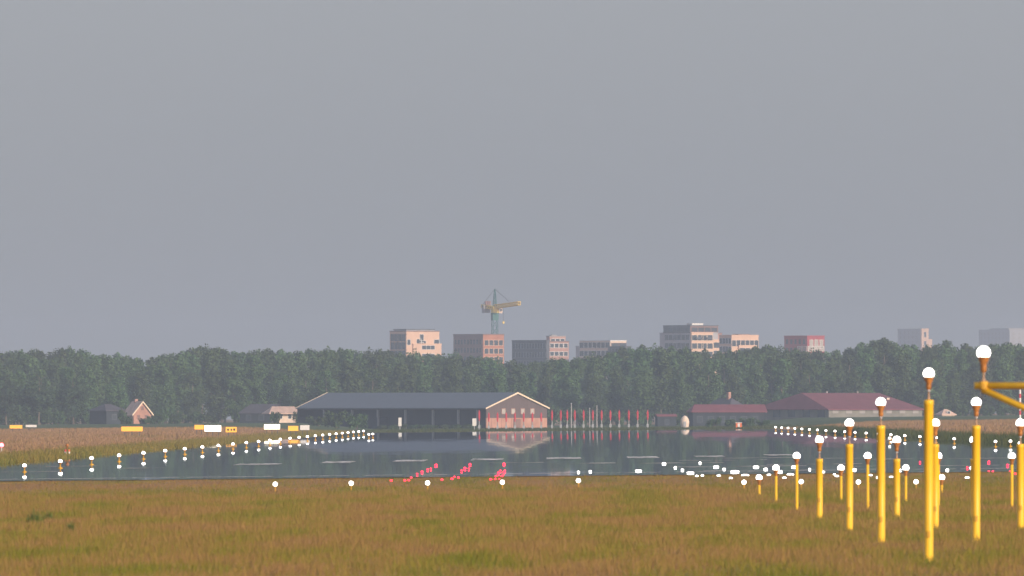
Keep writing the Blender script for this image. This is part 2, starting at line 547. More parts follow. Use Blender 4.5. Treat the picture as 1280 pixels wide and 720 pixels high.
# ------------------------------------------------------------------ foliage
def leaf_cloud(name, lobes, n, size, material, parent=None, droop=0.0):
    """many leaf clumps spread through the volume of a set of lobes"""
    vols = np.array([l[3] * l[4] * l[5] for l in lobes]) ** 0.75
    pick = rng.choice(len(lobes), n, p=vols / vols.sum())
    L = np.array(lobes)[pick]
    d = rng.normal(size=(n, 3)); d /= np.linalg.norm(d, axis=1)[:, None]
    r = (0.45 + 0.62 * rng.random(n)) [:, None]
    c = L[:, :3] + d * r * L[:, 3:6]
    s = size * (0.5 + rng.random(n))
    u = rng.normal(size=(n, 3)); u /= np.linalg.norm(u, axis=1)[:, None]
    w = np.cross(u, d + rng.normal(size=(n, 3)) * .5); w /= np.linalg.norm(w, axis=1)[:, None] + 1e-9
    u, w = u * s[:, None], w * s[:, None] * .8
    V = np.stack([c - u, c - w * .9, c + u, c + w], 1)
    me = bpy.data.meshes.new(name)
    me.vertices.add(n * 4); me.vertices.foreach_set('co', V.reshape(-1))
    me.loops.add(n * 4); me.loops.foreach_set('vertex_index', np.arange(n * 4, dtype=np.int32))
    me.polygons.add(n)
    me.polygons.foreach_set('loop_start', np.arange(0, n * 4, 4, dtype=np.int32))
    me.polygons.foreach_set('loop_total', np.full(n, 4, dtype=np.int32))
    me.materials.append(M[material])
    me.update(calc_edges=True)
    o = bpy.data.objects.new(name, me)
    COL.objects.link(o)
    if parent: o.parent = parent
    return o

HIDE = []
def make_tree(kind):
    """a unit tree 20 m tall, later scaled"""
    root = thing('poplar_tree' if kind != 'broad' else 'broad_tree', (0, 0, 0), 'tree', 'tree')
    H = 20.0
    lobes = []
    if kind == 'tall':
        R = random.uniform(2.3, 3.0)
        for i in range(26):
            t = random.random() ** .8
            z = 2.8 + t * (H - 4.2)
            rr = R * (0.55 + 0.7 * math.sin(pi * min(1, (0.12 + t * .80))) ** .6)
            a = random.random() * 2 * pi
            q = rr * random.uniform(.2, .75)
            s = rr * random.uniform(.34, .6)
            lobes.append((q * cos(a), q * sin(a), z, s, s, s * random.uniform(1.2, 2.2)))
        lobes.append((random.uniform(-.8, .8), 0, H - 1.9, 1.4, 1.4, 1.7))
        n, size = 6500, .27
    else:
        R = random.uniform(4.2, 5.2)
        for i in range(30):
            t = random.random()
            z = 4 + t * (H - 7.5)
            rr = R * math.sin(pi * (0.2 + t * .72)) ** .6
            a = random.random() * 2 * pi
            q = rr * random.uniform(.3, .85)
            s = rr * random.uniform(.28, .45)
            lobes.append((q * cos(a), q * sin(a), z, s, s, s * random.uniform(.8, 1.2)))
        n, size = 9000, .27
    leaf_cloud('crown', lobes, n, size, 'leaf' if kind == 'tall' else 'leaf2', root)
    t = MB()
    x = y = 0.0
    r = .30
    for k in range(7):
        x2, y2 = x + random.uniform(-.15, .15), y + random.uniform(-.15, .15)
        t.beam((x, y, k * 2.4 - .3), (x2, y2, k * 2.4 + 2.1), r, 'bark', 7, r * .82)
        if k > 0:
            for _ in range(3):
                a = random.random() * 2 * pi
                l = random.uniform(1.2, 2.4) * (1 if kind == 'tall' else 1.6)
                t.beam((x2, y2, k * 2.4 + 1.5), (x2 + l * cos(a) * .6, y2 + l * sin(a) * .6, k * 2.4 + 1.5 + l), r * .35, 'bark', 5, r * .1)
        x, y, r = x2, y2, r * .82
    t.build('trunk', root)
    return root

talls = [make_tree('tall') for _ in range(7)]
broads = [make_tree('broad')]
used = set()
def plant(proto_list, px, ytop, D, label, group, wide=1.0):
    p = random.choice(proto_list)
    x = X(px, D)
    gz = G(x, D)
    h = Z(ytop, D) - gz
    s = h / 20.0
    sw = s * wide * random.uniform(.9, 1.1)
    rz = random.random() * 6.28
    if p.name not in used:
        used.add(p.name)
        p.location = (x, D, gz); p.rotation_euler = (0, 0, rz); p.scale = (sw, sw, s)
        p['label'] = label; p['group'] = group
        return p
    return copy_tree(p, (x, D, gz), label, group, None, rz, (sw, sw, s))

prof = [(-60, 434), (0, 435), (20, 434), (60, 437), (90, 431), (120, 440), (150, 438), (175, 444), (200, 440), (240, 432), (262, 433), (300, 437), (330, 434), (370, 435),
        (400, 434), (440, 432), (480, 434), (520, 440), (560, 440), (600, 443), (640, 447), (665, 451), (690, 443), (730, 444), (770, 434), (800, 430), (830, 430), (870, 434), (900, 436), (930, 436),
        (960, 428), (990, 432), (1030, 437), (1060, 433), (1090, 421), (1110, 420), (1140, 430), (1165, 427), (1180, 421), (1200, 430), (1240, 425), (1280, 426), (1340, 424)]
def top_at(px):
    for (a, ya), (b, yb) in zip(prof, prof[1:]):
        if a <= px <= b:
            return ya + (yb - ya) * (px - a) / (b - a)
    return 432
px = -40
while px < 1325:
    plant(talls, px, top_at(px) + random.uniform(0, 4.5), 4150 + random.uniform(-60, 60), 'tall poplar in the long grey green row behind the farm buildings, back line', 'poplars of the back line', 1.1)
    px += random.uniform(11, 16)
px = -40
while px < 1325:
    plant(talls, px, top_at(px) + random.uniform(3, 14), 3960 + random.uniform(-50, 50), 'tall poplar in the long grey green row behind the farm buildings, middle line', 'poplars of the middle line', 1.3)
    px += random.uniform(16, 23)
px = -30
while px < 1320:
    plant(talls, px, top_at(px) + random.uniform(14, 34), 3800 + random.uniform(-40, 40), 'poplar in the front line of the long tree belt behind the farm', 'poplars of the front line', 1.4)
    px += random.uniform(24, 36)
for px, yt in ((8, 458), (48, 459), (92, 462), (-22, 455)):
    plant(broads, px, yt, 3620, 'broad rounded dark tree at far left in front of the poplar belt', 'rounded trees at the far left', 1.2)

def make_bush(kind=0):
    root = thing('bush', (0, 0, 0), 'bush', 'bush')
    lobes = []
    for i in range(12):
        a = random.random() * 2 * pi
        q = random.uniform(.1, 1.0)
        s = random.uniform(.35, .7)
        lobes.append((q * cos(a) * 1.3, q * sin(a), random.uniform(.4, 1.25), s, s, s))
    leaf_cloud('foliage', lobes, 900, .13, 'bush', root)
    st = MB()
    for i in range(5):
        a = i * 1.3
        st.beam((0, 0, -.1), (.6 * cos(a), .6 * sin(a), 1.1), .05, 'bark', 5, .02)
    st.build('stem', root)
    return root
bushes = [make_bush() for _ in range(4)]
def bush(px, yt, D, w, label, group):
    """w is the shown width in photo pixels, yt the row of its top"""
    p = random.choice(bushes)
    x = X(px, D); gz = G(x, D)
    sz = (Z(yt, D) - gz) / 1.8
    sx = w * D / F / 3.4
    if p.name not in used:
        used.add(p.name)
        p.location = (x, D, gz); p.scale = (sx, sx, sz); p['label'] = label; p['group'] = group
        return p
    return copy_tree(p, (x, D, gz), label, group, None, random.random() * 6, (sx, sx, sz))

for i, px in enumerate(range(-10, 350, 17)):
    bush(px + random.uniform(-4, 4), 508 + random.uniform(-4, 7), 3680, 30, 'dark bush at the foot of the tree belt left of the long barn', 'dark bushes under the left trees')
for i, px in enumerate(range(690, 880, 17)):
    bush(px + random.uniform(-4, 4), 508 + random.uniform(-4, 6), 3660, 30, 'dark bush at the foot of the tree belt behind the red and white masts', 'dark bushes behind the masts')
for i, px in enumerate(range(1130, 1300, 18)):
    bush(px + random.uniform(-4, 4), 506 + random.uniform(-4, 6), 3720, 30, 'dark bush at the foot of the tree belt right of the red roofed barn', 'dark bushes under the right trees')
for px, yt, w in ((398, 519, 34), (420, 512, 40), (446, 515, 36)):
    bush(px, yt, 3140, w, 'green bush in front of the left end of the long barn', 'bushes by the long barn')
for px in range(478, 606, 13):
    bush(px, 530 + random.uniform(-1, 1), 3190, 20, 'low green hedge plant in front of the open side of the long barn', 'hedge before the open barn')
for px, yt, w in ((893, 521, 26), (912, 522, 26), (934, 521, 24), (954, 524, 20)):
    bush(px, yt, 3050, w, 'green bush in front of the low red roofed farmhouse', 'bushes before the farmhouse')
for px, yt, w in ((153, 510, 18), (200, 516, 22), (220, 518, 22), (345, 512, 20), (375, 512, 22), (160, 519, 20), (180, 521, 22), (190, 518, 18)):
    bush(px, yt, 3380, w, 'small bush beside a pink gabled house at left', 'bushes beside the left houses')
for px, yt, w in ((1050, 537, 40), (1075, 534, 46), (1102, 535, 40), (1128, 539, 36)):
    bush(px, yt, 1900, w, 'dark bush growing on the right verge behind the edge lights', 'bushes on the right verge')
for px, yb, w, h, lab in ((44, 644, 26, 15, 'larger green weed clump rising from the meadow at far left'), (88, 655, 12, 9, 'small dark weed clump in the meadow right of the larger one'), (60, 640, 18, 9, 'pale green weed clump between the larger and the small clump')):
    D = 3.05 * F / (yb - 513)
    x = X(px, D)
    r = thing('weed_clump', (x, D, G(x, D)), lab, 'weeds')
    wm, hm = w * D / F, h * D / F + .12
    tb = MB()
    for i in range(220):
        q = random.random() ** .7
        a = random.random() * 6.28
        bx, by = q * cos(a) * wm * .45, q * sin(a) * wm * .6
        hh = hm * (1.15 - .8 * q) * random.uniform(.6, 1.1)
        ww = random.uniform(.006, .014)
        az = random.random() * 3.14
        lx, ly = random.gauss(0, .25) * hh, random.gauss(0, .25) * hh
        tb.add([(bx - ww * cos(az), by - ww * sin(az), -.02), (bx + ww * cos(az), by + ww * sin(az), -.02), (bx + lx, by + ly, hh)], [(0, 1, 2)], 'weed')
    tb.build('blades', r)
    lobes = [(random.uniform(-.4, .4) * wm, random.uniform(-.4, .4) * wm, random.uniform(.1, .6) * hm, .16 * wm, .2 * wm, .26 * hm) for _ in range(14)]
    leaf_cloud('leaves', lobes, 160, .018, 'weed', r)
    st = MB()
    for i in range(5):
        st.beam((0, 0, -.02), (random.uniform(-.4, .4) * wm, 0, hm), .006, 'weed', 4, .003)
    st.build('stem', r)

# ------------------------------------------------------------------ yellow approach light poles
def lens_ball(parent, z, r, m='white_lamp', rx=None):
    return MB().ball((0, 0, z), rx or r, r, r, m, 20, 11).build('lens', parent, True)

rowD = [582, 539, 494, 453, 408, 369, 323]
rowZ = {0: 597, 1: 585, 2: 570, 3: 550, 4: 529, 5: 503, 6: 467}
colLat = [7.68, 9.87, 12.05, 14.32]
ordr = ['first and nearest', 'second', 'third', 'fourth', 'fifth', 'sixth', 'seventh']
coln = ['leftmost column', 'second column from the left', 'third column from the left', 'fourth column from the left']
have = {0: [0, 1, 2, 3], 1: [0, 1, 2, 3], 2: [0, 1, 2, 3], 3: [0, 1, 2], 4: [0, 1, 2], 5: [0, 1], 6: [0]}
for row, cols in have.items():
    D = rowD[row]
    zl = Z(rowZ[row], D)
    thick = row >= 3
    for c in cols:
        x = X(685, D) + colLat[c]
        gz = G(x, D)
        col_rows = [r for r in sorted(have, reverse=True) if c in have[r]]
        k = col_rows.index(row)
        kind = 'thick yellow pole' if thick else 'thin yellow pole'
        r = thing('approach_light_pole', (x, D, gz), '%s, %s of the %s' % (kind, ordr[k], coln[c]), 'light pole', 'yellow approach light poles in the meadow')
        h = zl - gz
        rl = .112
        tilt = random.uniform(-.004, .004)
        if thick:
            pr = .094
            t = h - .53
            p = MB().lathe([(pr + .012, -.15), (pr + .012, .06), (pr, .075), (pr, t - .10), (pr * 1.05, t - .095), (pr * 1.05, t - .01), (pr * .9, t)], 'yellow', 28)
            p.build('pole', r, True)
            st = MB().lathe([(.028, t), (.028, t + .05), (.02, t + .06), (.02, h - .32)], 'stem_paint', 12)
            st.build('stem', r, True)
            MB().lathe([(.024, h - .34), (.05, h - .31), (.055, h - .25), (.052, h - .2), (.098, h - .10), (.104, h - .075), (.09, h - .06)], 'copper', 20).build('lamp_holder', r, True)
            MB().lathe([(.032, h - .365), (.036, h - .36), (.036, h - .335), (.03, h - .33)], 'steel', 14).build('collar', r, True)
            MB().box(-.03, .03, -pr - .05, -pr + .01, .5, .62, 'yellow_dark').build('junction_box', r)
        else:
            pr = .046
            t = h - .27
            MB().lathe([(pr + .012, -.15), (pr + .012, .05), (pr, .06), (pr, t), (pr * .7, t + .01)], 'yellow', 18).build('pole', r, True)
            MB().lathe([(.035, t - .02), (.05, t + .02), (.052, t + .08), (.092, h - .09), (.098, h - .07), (.085, h - .055)], 'copper', 18).build('lamp_holder', r, True)
        lens_ball(r, h, rl)
        r.rotation_euler = (tilt, tilt * .5, 0)

# the nearest row sits on a T-shaped frame, its mast just outside the right edge
D = 281.0
xm = X(685, D) + 12.05
gz = G(xm, D)
fr = thing('light_gantry', (xm, D, gz), 'large yellow cross frame carrying a white lamp at the right edge, nearest of all', 'light frame')
zb = Z(482, D) - gz
zl = Z(441, D) - gz
xl = X(1218, D) - xm
MB().beam((xl, 0, zb), (-xl, 0, zb), .062, 'yellow', 18).build('cross_bar', fr, True)
for s in (-1, 1):
    MB().beam((s * (-xl - .13), 0, zb - .06), (s * .12, 0, zb - 1.98), .058, 'yellow', 16).build('brace', fr, True)
MB().lathe([(.16, -.1), (.16, .06), (.13, .08), (.13, zb + .1), (.1, zb + .12)], 'yellow', 22).build('mast', fr, True)
for i, la in enumerate((7.65, 9.87, 12.05, 14.3, 16.5)):
    x0 = la - 12.05
    l = MB()
    l.lathe([(.034, zb + .05), (.036, zb + .1), (.02, zb + .13), (.02, zl - .33)], 'stem_paint', 14, (x0, 0))
    st = l.build('lamp_stem', fr, True)
    MB().lathe([(.024, zl - .35), (.05, zl - .32), (.056, zl - .25), (.053, zl - .2), (.098, zl - .10), (.106, zl - .075), (.09, zl - .06)], 'copper', 20, (x0, 0)).build('lamp_holder', fr, True)
    MB().ball((x0, 0, zl), .118, .118, .118, 'white_lamp', 22, 13).build('lens', fr, True)
    MB().lathe([(.075, zb - .075), (.085, zb - .05), (.085, zb + .05), (.075, zb + .075)], 'yellow_dark', 18, (x0, 0)).build('clamp', fr, True)
MB().beam((xl + .17, .02, zb - .06), (xl + .13, .02, zb - .26), .012, 'darksteel', 6).build('cable', fr)

# ------------------------------------------------------------------ runway edge lights
def edge_light(loc, label, group):
    r = thing('runway_edge_light', loc, label, 'runway light', group)
    MB().lathe([(.12, -.02), (.12, .02), (.05, .05), (.03, .08), (.03, .22)], 'yellow_dark', 12).build('stem', r, True)
    MB().lathe([(.05, .215), (.085, .235), (.085, .27), (.07, .28)], 'copper', 12).build('lamp_holder', r, True)
    MB().ball((0, 0, .34), .098, .098, .09, 'white_lamp', 14, 9).build('lens', r, True)
    return r
el = None
for i in range(26):
    D = 816 + 60 * i
    lat = -26.7
    x = lat2x(lat, D)
    s = 1.12 + (D - 816) / 2600
    loc = (x, D, G(x, D) + .03)
    lab = 'white light on a short stem in the row along the left runway edge'
    if el is None: el = edge_light(loc, lab, 'left runway edge lights')
    else: copy_tree(el, loc, lab, 'left runway edge lights', scale=(s, s, s))
for i in range(22):
    D = 1060 + 60 * i
    x = lat2x(33.0, D)
    s = 1 + (D - 816) / 2400
    copy_tree(el, (x, D, G(x, D) + .03), 'white light on a short stem in the row along the right runway edge', 'right runway edge lights', scale=(s, s, s))
# second lights close to the right row
for px, py in ((1112, 549.5), (1263, 553)):
    D = solveD(px, py, .33)
    x = X(px, D)
    s = 1 + (D - 816) / 2400
    copy_tree(el, (x, D, G(x, D) + .03), 'white light standing just inside the right runway edge row', 'inner lights of the right edge', scale=(s, s, s))
# far end of the left row doubles up
for px, py in ((461, 545), (466, 544.5)):
    D = solveD(px, py, .33)
    x = X(px, D)
    copy_tree(el, (x, D, G(x, D) + .03), 'white light in the dense cluster at the far end of the left edge row', 'cluster at the end of the left edge row', scale=(1.45, 1.45, 1.45))

# ------------------------------------------------------------------ low lights at the runway start
def low_light(px, py, w, h, m, label, group, hh=.10, name='threshold_light'):
    D = solveD(px, py, hh)
    x = X(px, D)
    gz = G(x, D) + (.03 if D > RY0 else 0)
    r = thing(name, (x, D, gz), label, 'ground light', group)
    rx, rz = w * D / F / 2, h * D / F / 2
    MB().lathe([(rx * .8, -.03), (rx * .85, .012), (rx * .6, .03)], 'darksteel', 14).build('housing', r, True)
    if hh - rz > .05:
        MB().lathe([(.025, 0), (.025, hh - rz * .8)], 'yellow_dark', 8).build('stem', r)
    MB().ball((0, 0, hh), rx, min(rx, .12), rz, m, 14, 9).build('lens', r, True)
    return r
for px, py in ((344, 605), (439, 604), (534.5, 603.5), (628, 602.5), (723, 600.5), (930, 602.5), (1001.5, 602), (1073, 602.3), (1145, 602)):
    low_light(px, py, 5.6, 5.6, 'white_lamp', 'round white lamp on a short stem in the grass before the runway', 'round lamps in the grass edge', .32)
dash = [(830, 580, 5), (844, 585, 3.4), (798, 589, 8), (853, 588, 3.4), (863, 591.5, 9), (871, 595, 4), (878, 594.5, 4), (875, 579, 3), (895, 584, 7), (905, 587, 4), (898.5, 594.5, 5), (913.5, 597.5, 4.6),
        (918.5, 590, 11), (931.5, 594, 10), (945, 584, 7), (957, 587, 5), (961, 593.5, 5), (975, 590, 6), (980.5, 597, 5), (988, 593, 9), (993, 584, 8), (1012, 587, 2.8), (1028.5, 590.5, 5),
        (1046, 595, 5), (1043, 593, 3.4), (1068, 587.5, 5), (1088, 594, 5), (1114, 596, 5), (1184, 588, 4), (1209, 597, 6), (1214, 585, 4), (1125, 588, 3), (723, 590.5, 3), (737.8, 589.8, 3.6)]
for px, py, w in dash:
    low_light(px, py, w, 2.3, 'white_lamp', 'flat white light glaring on the paving near the right start of the runway', 'flat white lights on the paving', .04, 'inset_light')
reds = [[(489, 600.5), (506, 600.5), (511, 600), (514, 597), (521.5, 593), (527.5, 590.5), (534.5, 587.5), (538.5, 586.5), (545, 582)],
        [(552.5, 599.5), (565, 598.5), (568, 596), (573, 597), (577, 589), (581, 586), (586, 586.5), (587.5, 581)],
        [(613.5, 599), (619, 598.6), (624, 598.5), (620, 595), (627.5, 595), (623, 592), (629.5, 591), (625.5, 589), (631, 589), (630, 580.5)],
        [(1209, 585), (1236, 578), (1236, 589), (1241, 589), (1259.5, 582), (1269, 592), (1150, 578), (1263, 589)]]
rn = ['left string of red ground lights', 'middle string of red ground lights', 'right string of red ground lights', 'scattered red ground lights far right between the poles']
for g, (lst, nm) in enumerate(zip(reds, rn)):
    for px, py in lst:
        w = random.uniform(1.9, 3.4)
        low_light(px, py, w, w * .85, 'red_lamp', 'small red light, one of the %s' % nm, nm, .055, 'red_ground_light')
# strong red lamp at the left edge
D = 1350; x = X(2, D); g = G(x, D)
r = thing('red_obstacle_lamp', (x, D, g), 'bright red lamp on a post in the field at the left edge', 'red lamp')
h = Z(556.5, D) - g
MB().lathe([(.2, -.05), (.2, .05), (.05, .08), (.05, h - .15)], 'steel', 12).build('post', r)
MB().lathe([(.1, h - .17), (.14, h - .15), (.14, h - .1)], 'darksteel', 14).build('lamp_holder', r)
MB().ball((0, 0, h), .19, .19, .19, 'red_strong', 16, 9).build('lens', r, True)
# red and white marker
D = 1160; x = X(84, D); g = G(x, D)
r = thing('marker_post', (x, D, g), 'red and white marker cone pair on the left verge behind the edge lights', 'marker')
MB().box(-.26, .26, -.12, .12, 0, .08, 'darksteel').build('base', r)
for s in (-1, 1):
    MB().lathe([(.09, .08), (.085, .3), (.07, .52)], 'red' if s < 0 else 'orange', 12, (s * .13, 0)).build('cone', r, True)
    MB().lathe([(.088, .18), (.084, .36)], 'white', 12, (s * .13, 0)).build('white_band', r, True)
MB().lathe([(.05, .5), (.05, .72), (.14, .76), (.14, .9), (.05, .94)], 'copper', 12).build('cap', r, True)

# ------------------------------------------------------------------ taxiway signs in the left field
def sign(px, yc, w, h, D, m, label, marks=(), letter=None):
    x = X(px, D); gz = G(x, D)
    wm, hm = w * D / F, h * D / F
    z0 = Z(yc, D) - hm / 2 - gz
    r = thing('taxiway_sign', (x, D, gz), label, 'sign')
    MB().box(-wm / 2, wm / 2, .01, .3, z0, z0 + hm, 'darksteel').build('housing', r)
    MB().box(-wm / 2 + .02, wm / 2 - .02, -.03, .01, z0 + .02, z0 + hm - .02, m).build('panel', r)
    n = 2 if w < 20 else 3
    for i in range(n):
        xx = -wm / 2 + wm * (i + .5) / n
        MB().box(xx - .05, xx + .05, .1, .18, -.1, z0 + .02, 'darksteel').build('leg', r)
    for (a, b, c, d) in marks:
        MB().box(a * wm, b * wm, -.045, -.032, z0 + c * hm, z0 + d * hm, 'sign_black').build('mark', r)
    return r
sign(20, 533.5, 16, 4.5, 2500, 'sign_yellow', 'dim yellow sign at the far left end of the field')
sign(39, 532.5, 14, 3.2, 2520, 'white', 'faint pale board just right of the far left yellow sign')
sign(165, 536.2, 27, 6.2, 2080, 'sign_yellow', 'long yellow sign below the pink gabled house')
sign(249, 534, 12, 6, 2160, 'sign_yellow', 'yellow sign touching the glaring white sign at left')
sign(266, 535.5, 21, 8, 2120, 'sign_white', 'glaring white lit sign right of a yellow one')
sign(289, 537, 14, 7, 2050, 'sign_yellow', 'yellow sign with black marks right of the glaring pair', ((-.36, -.2, .3, .66), (-.05, .08, .3, .66), (.18, .36, .3, .7)))
sign(340, 533.5, 20, 6.5, 2260, 'sign_white', 'glaring white lit sign standing alone below the pale hipped house')
sign(366.5, 535.5, 13, 6.5, 2180, 'sign_yellow', 'yellow sign next to the pale pink board')
sign(381, 534.5, 12, 6.5, 2190, 'white', 'pale pinkish board right of a yellow sign')

# ------------------------------------------------------------------ red and white antenna masts beyond the runway
def antenna(px, ytop, D, label, group, proto=None):
    x = X(px, D); gz = G(x, D)
    if proto is not None:
        o = copy_tree(proto, (x, D, gz), label, group)
        s = (Z(ytop, D) - gz) / 3.7
        o.scale = (1, 1, s)
        return o
    r = thing('antenna_mast', (x, D, gz), label, 'antenna', group)
    MB().lathe([(.2, -.1), (.2, .1), (.11, .12), (.09, 1.7)], 'concrete', 10).build('post', r)
    b = MB().lathe([(.10, 1.7), (.12, 1.9), (.12, 3.2), (.07, 3.7)], 'red', 10)
    b.box(-.17, .17, -.05, .05, 2.2, 3.4, 'red')
    b.build('antenna_head', r)
    c = MB()
    for z in (2.2, 2.8, 3.4):
        c.beam((0, 0, z), (0, -1.1, z), .04, 'red', 6)
    c.build('boom', r)
    MB().box(-.2, .2, -.3, -.05, .3, .9, 'steel').build('control_box', r)
    return r
proto = None
pxs = [599, 611] + [611 + 10.9 * i for i in range(1, 7)] + [690, 701, 709, 718.5, 729.5, 741, 752, 763, 774, 786, 797, 809.5]
for i, px in enumerate(pxs):
    barn_side = px < 688
    lab = 'red topped white antenna mast in the row standing before the barn gable' if barn_side else 'red topped white antenna mast in the row right of the barn gable'
    grp = 'antenna masts before the gable' if barn_side else 'antenna masts right of the gable'
    if proto is None:
        proto = antenna(px, 512, 2960, lab, grp)
    else:
        antenna(px, 515.5 if barn_side else 512.5, 2960, lab, grp, proto)
for px, yt in ((714, 505), (746, 508), (737, 511)):
    D = 3080; x = X(px, D); gz = G(x, D)
    h = Z(yt, D) - gz
    r = thing('pale_post', (x, D, gz), 'thin pale grey post rising between the red topped masts', 'post', 'pale posts among the masts')
    MB().lathe([(.14, -.1), (.12, h * .6), (.09, h)], 'concrete', 10).build('pole', r)
    MB().lathe([(.13, h), (.13, h + .12), (.05, h + .2)], 'steel', 10).build('cap', r)
# white egg shaped cover
D = 2960; x = X(856, D); gz = G(x, D)
r = thing('white_dome', (x, D, gz), 'white egg shaped dome standing alone right of the masts', 'dome')
MB().lathe([(.75, -.1), (.8, .25), (.95, .8), (.98, 1.3), (.85, 1.9), (.55, 2.35), (.2, 2.6), (.02, 2.65)], 'whitewall', 28).build('shell', r, True)
MB().lathe([(1.05, -.1), (1.05, .18), (.9, .2)], 'concrete', 24).build('foot', r)
MB().box(-.3, .3, -1.0, -.7, .3, 1.4, 'greyrender').build('door', r)
r.scale = (.85, .85, .88)
# little orange hut
D = 2900; x = X(923.5, D); gz = G(x, D)
r = thing('orange_cabinet', (x, D, gz), 'small orange and white cabinet in the bushes left of the right field', 'cabinet')
MB().box(-.55, .55, -.3, .3, 0, .9, 'orange').build('body', r)
MB().box(-.6, .6, -.35, .35, .9, 1.0, 'white').build('roof', r)
MB().box(-.2, .2, -.32, -.3, .1, .8, 'white').build('door', r)
for px, yt, yb, w, lab in ((500, 522, 540, 4, 'pale grey weather post before the open side of the long barn'), (593, 523, 538, 5, 'pale grey panel left of the barn gable')):
    D = 3000; x = X(px, D); gz = G(x, D)
    h = Z(yt, D) - gz
    r = thing('equipment_post', (x, D, gz), lab, 'post')
    wm = w * D / F / 2
    MB().box(-.08, .08, -.08, .08, -.1, h * .4, 'steel').build('post', r)
    MB().box(-wm, wm, -.12, .12, h * .35, h, 'white').build('cabinet', r)
# red and white mast at the far right
D = 2400; x = X(1275, D); gz = G(x, D)
r = thing('striped_mast', (x, D, gz), 'thin red and white striped mast under the yellow frame arm', 'mast')
h = Z(487, D) - gz
for i in range(8):
    MB().lathe([(.16, h * i / 8), (.16, h * (i + 1) / 8)], 'red' if i % 2 == 0 else 'white', 10).build('mast_section', r)
MB().box(-.3, .3, -.3, .3, -.1, .1, 'concrete').build('base', r)

# ------------------------------------------------------------------ farm buildings
A35 = radians(35)
def roof_mesh(W, L, ez, rz, axis, hip0, hip1, over, m, thick=.18, verge=None):
    """ridge along local x or y, hip insets at both ends (0 = gable)"""
    b = MB()
    x0, x1, y0, y1 = -over, W + over, -over, L + over
    if axis == 'y':
        p = [(x0, y0, ez), (x1, y0, ez), (x1, y1, ez), (x0, y1, ez), (W / 2, y0 + hip0, rz), (W / 2, y1 - hip1, rz)]
        fs = [(0, 4, 5, 3), (1, 2, 5, 4)]
        ends = [(0, 1, 4), (2, 3, 5)]
        hips = [hip0, hip1]
    else:
        p = [(x0, y0, ez), (x1, y0, ez), (x1, y1, ez), (x0, y1, ez), (x0 + hip0, L / 2, rz), (x1 - hip1, L / 2, rz)]
        fs = [(0, 1, 5, 4), (2, 3, 4, 5)]
        ends = [(3, 0, 4), (1, 2, 5)]
        hips = [hip0, hip1]
    n = len(p)
    q = [(a, c, z - thick) for a, c, z in p]
    allf = list(fs)
    for e, h in zip(ends, hips):
        if h > 0: allf.append(e)
    low = [tuple(i + n for i in reversed(f)) for f in allf]
    # rim
    edges = {}
    for f in allf:
        for i in range(len(f)):
            e = (f[i], f[(i + 1) % len(f)])
            edges[e] = 1
    rim = [(a, b_, b_ + n, a + n) for (a, b_) in edges if (b_, a) not in edges]
    b.add(p + q, allf + low, m)
    b.add(p + q, [tuple(reversed(f)) for f in rim], m)
    return b

def gable_wall(W, L, ez, rz, axis, hips, m, z0=-.5):
    b = MB()
    b.box(0, W, 0, L, z0, ez, m)
    if axis == 'y':
        for h, y in ((hips[0], 0.0), (hips[1], L)):
            if h == 0:
                d = .25 if y == 0 else -.25
                b.add([(0, y, ez), (W, y, ez), (W / 2, y, rz - .2), (0, y + d, ez), (W, y + d, ez), (W / 2, y + d, rz - .2)],
                      [(0, 1, 2), (5, 4, 3), (0, 2, 5, 3), (1, 4, 5, 2)], m)
    else:
        for h, x in ((hips[0], 0.0), (hips[1], W)):
            if h == 0:
                d = .25 if x == 0 else -.25
                b.add([(x, 0, ez), (x, L, ez), (x, L / 2, rz - .2), (x + d, 0, ez), (x + d, L, ez), (x + d, L / 2, rz - .2)],
                      [(0, 2, 1), (5, 3, 4), (0, 3, 5, 2), (1, 2, 5, 4)], m)
    return b

def window(parent, face, u, z, w, h, glass='glass', frame='white', depth=.06, const=0.0):
    """face 'R' is the plane y=const, face 'L' the plane x=const"""
    b = MB()
    t = min(.14, w * .14)
    if face == 'R':
        y = const
        b.box(u - w / 2, u + w / 2, y - depth * .4, y + .02, z, z + h, glass)
        for a0, a1, c0, c1 in ((u - w / 2 - t, u - w / 2, z - t, z + h + t), (u + w / 2, u + w / 2 + t, z - t, z + h + t), (u - w / 2, u + w / 2, z - t, z), (u - w / 2, u + w / 2, z + h, z + h + t)):
            b.box(a0, a1, y - depth, y + .02, c0, c1, frame)
    else:
        x = const
        b.box(x - depth * .4, x + .02, u - w / 2, u + w / 2, z, z + h, glass)
        for a0, a1, c0, c1 in ((u - w / 2 - t, u - w / 2, z - t, z + h + t), (u + w / 2, u + w / 2 + t, z - t, z + h + t), (u - w / 2, u + w / 2, z - t, z), (u - w / 2, u + w / 2, z + h, z + h + t)):
            b.box(x - depth, x + .02, a0, a1, c0, c1, frame)
    return b.build('window', parent)

# the long barn with its lit gable
D = 3300.0; s = D / F
x = X(608, D); gz = G(x, D) - .1
barn = thing('long_barn', (x, D, gz), 'long grey roofed barn with open dark side and lit brick gable', 'barn', rz=A35)
W = 76 * s / cos(A35); L = 240 * s / sin(A35)
ez = Z(509.5, D) - gz; rz_ = Z(490.5, D) - gz
w = MB()
wy0 = 1.2
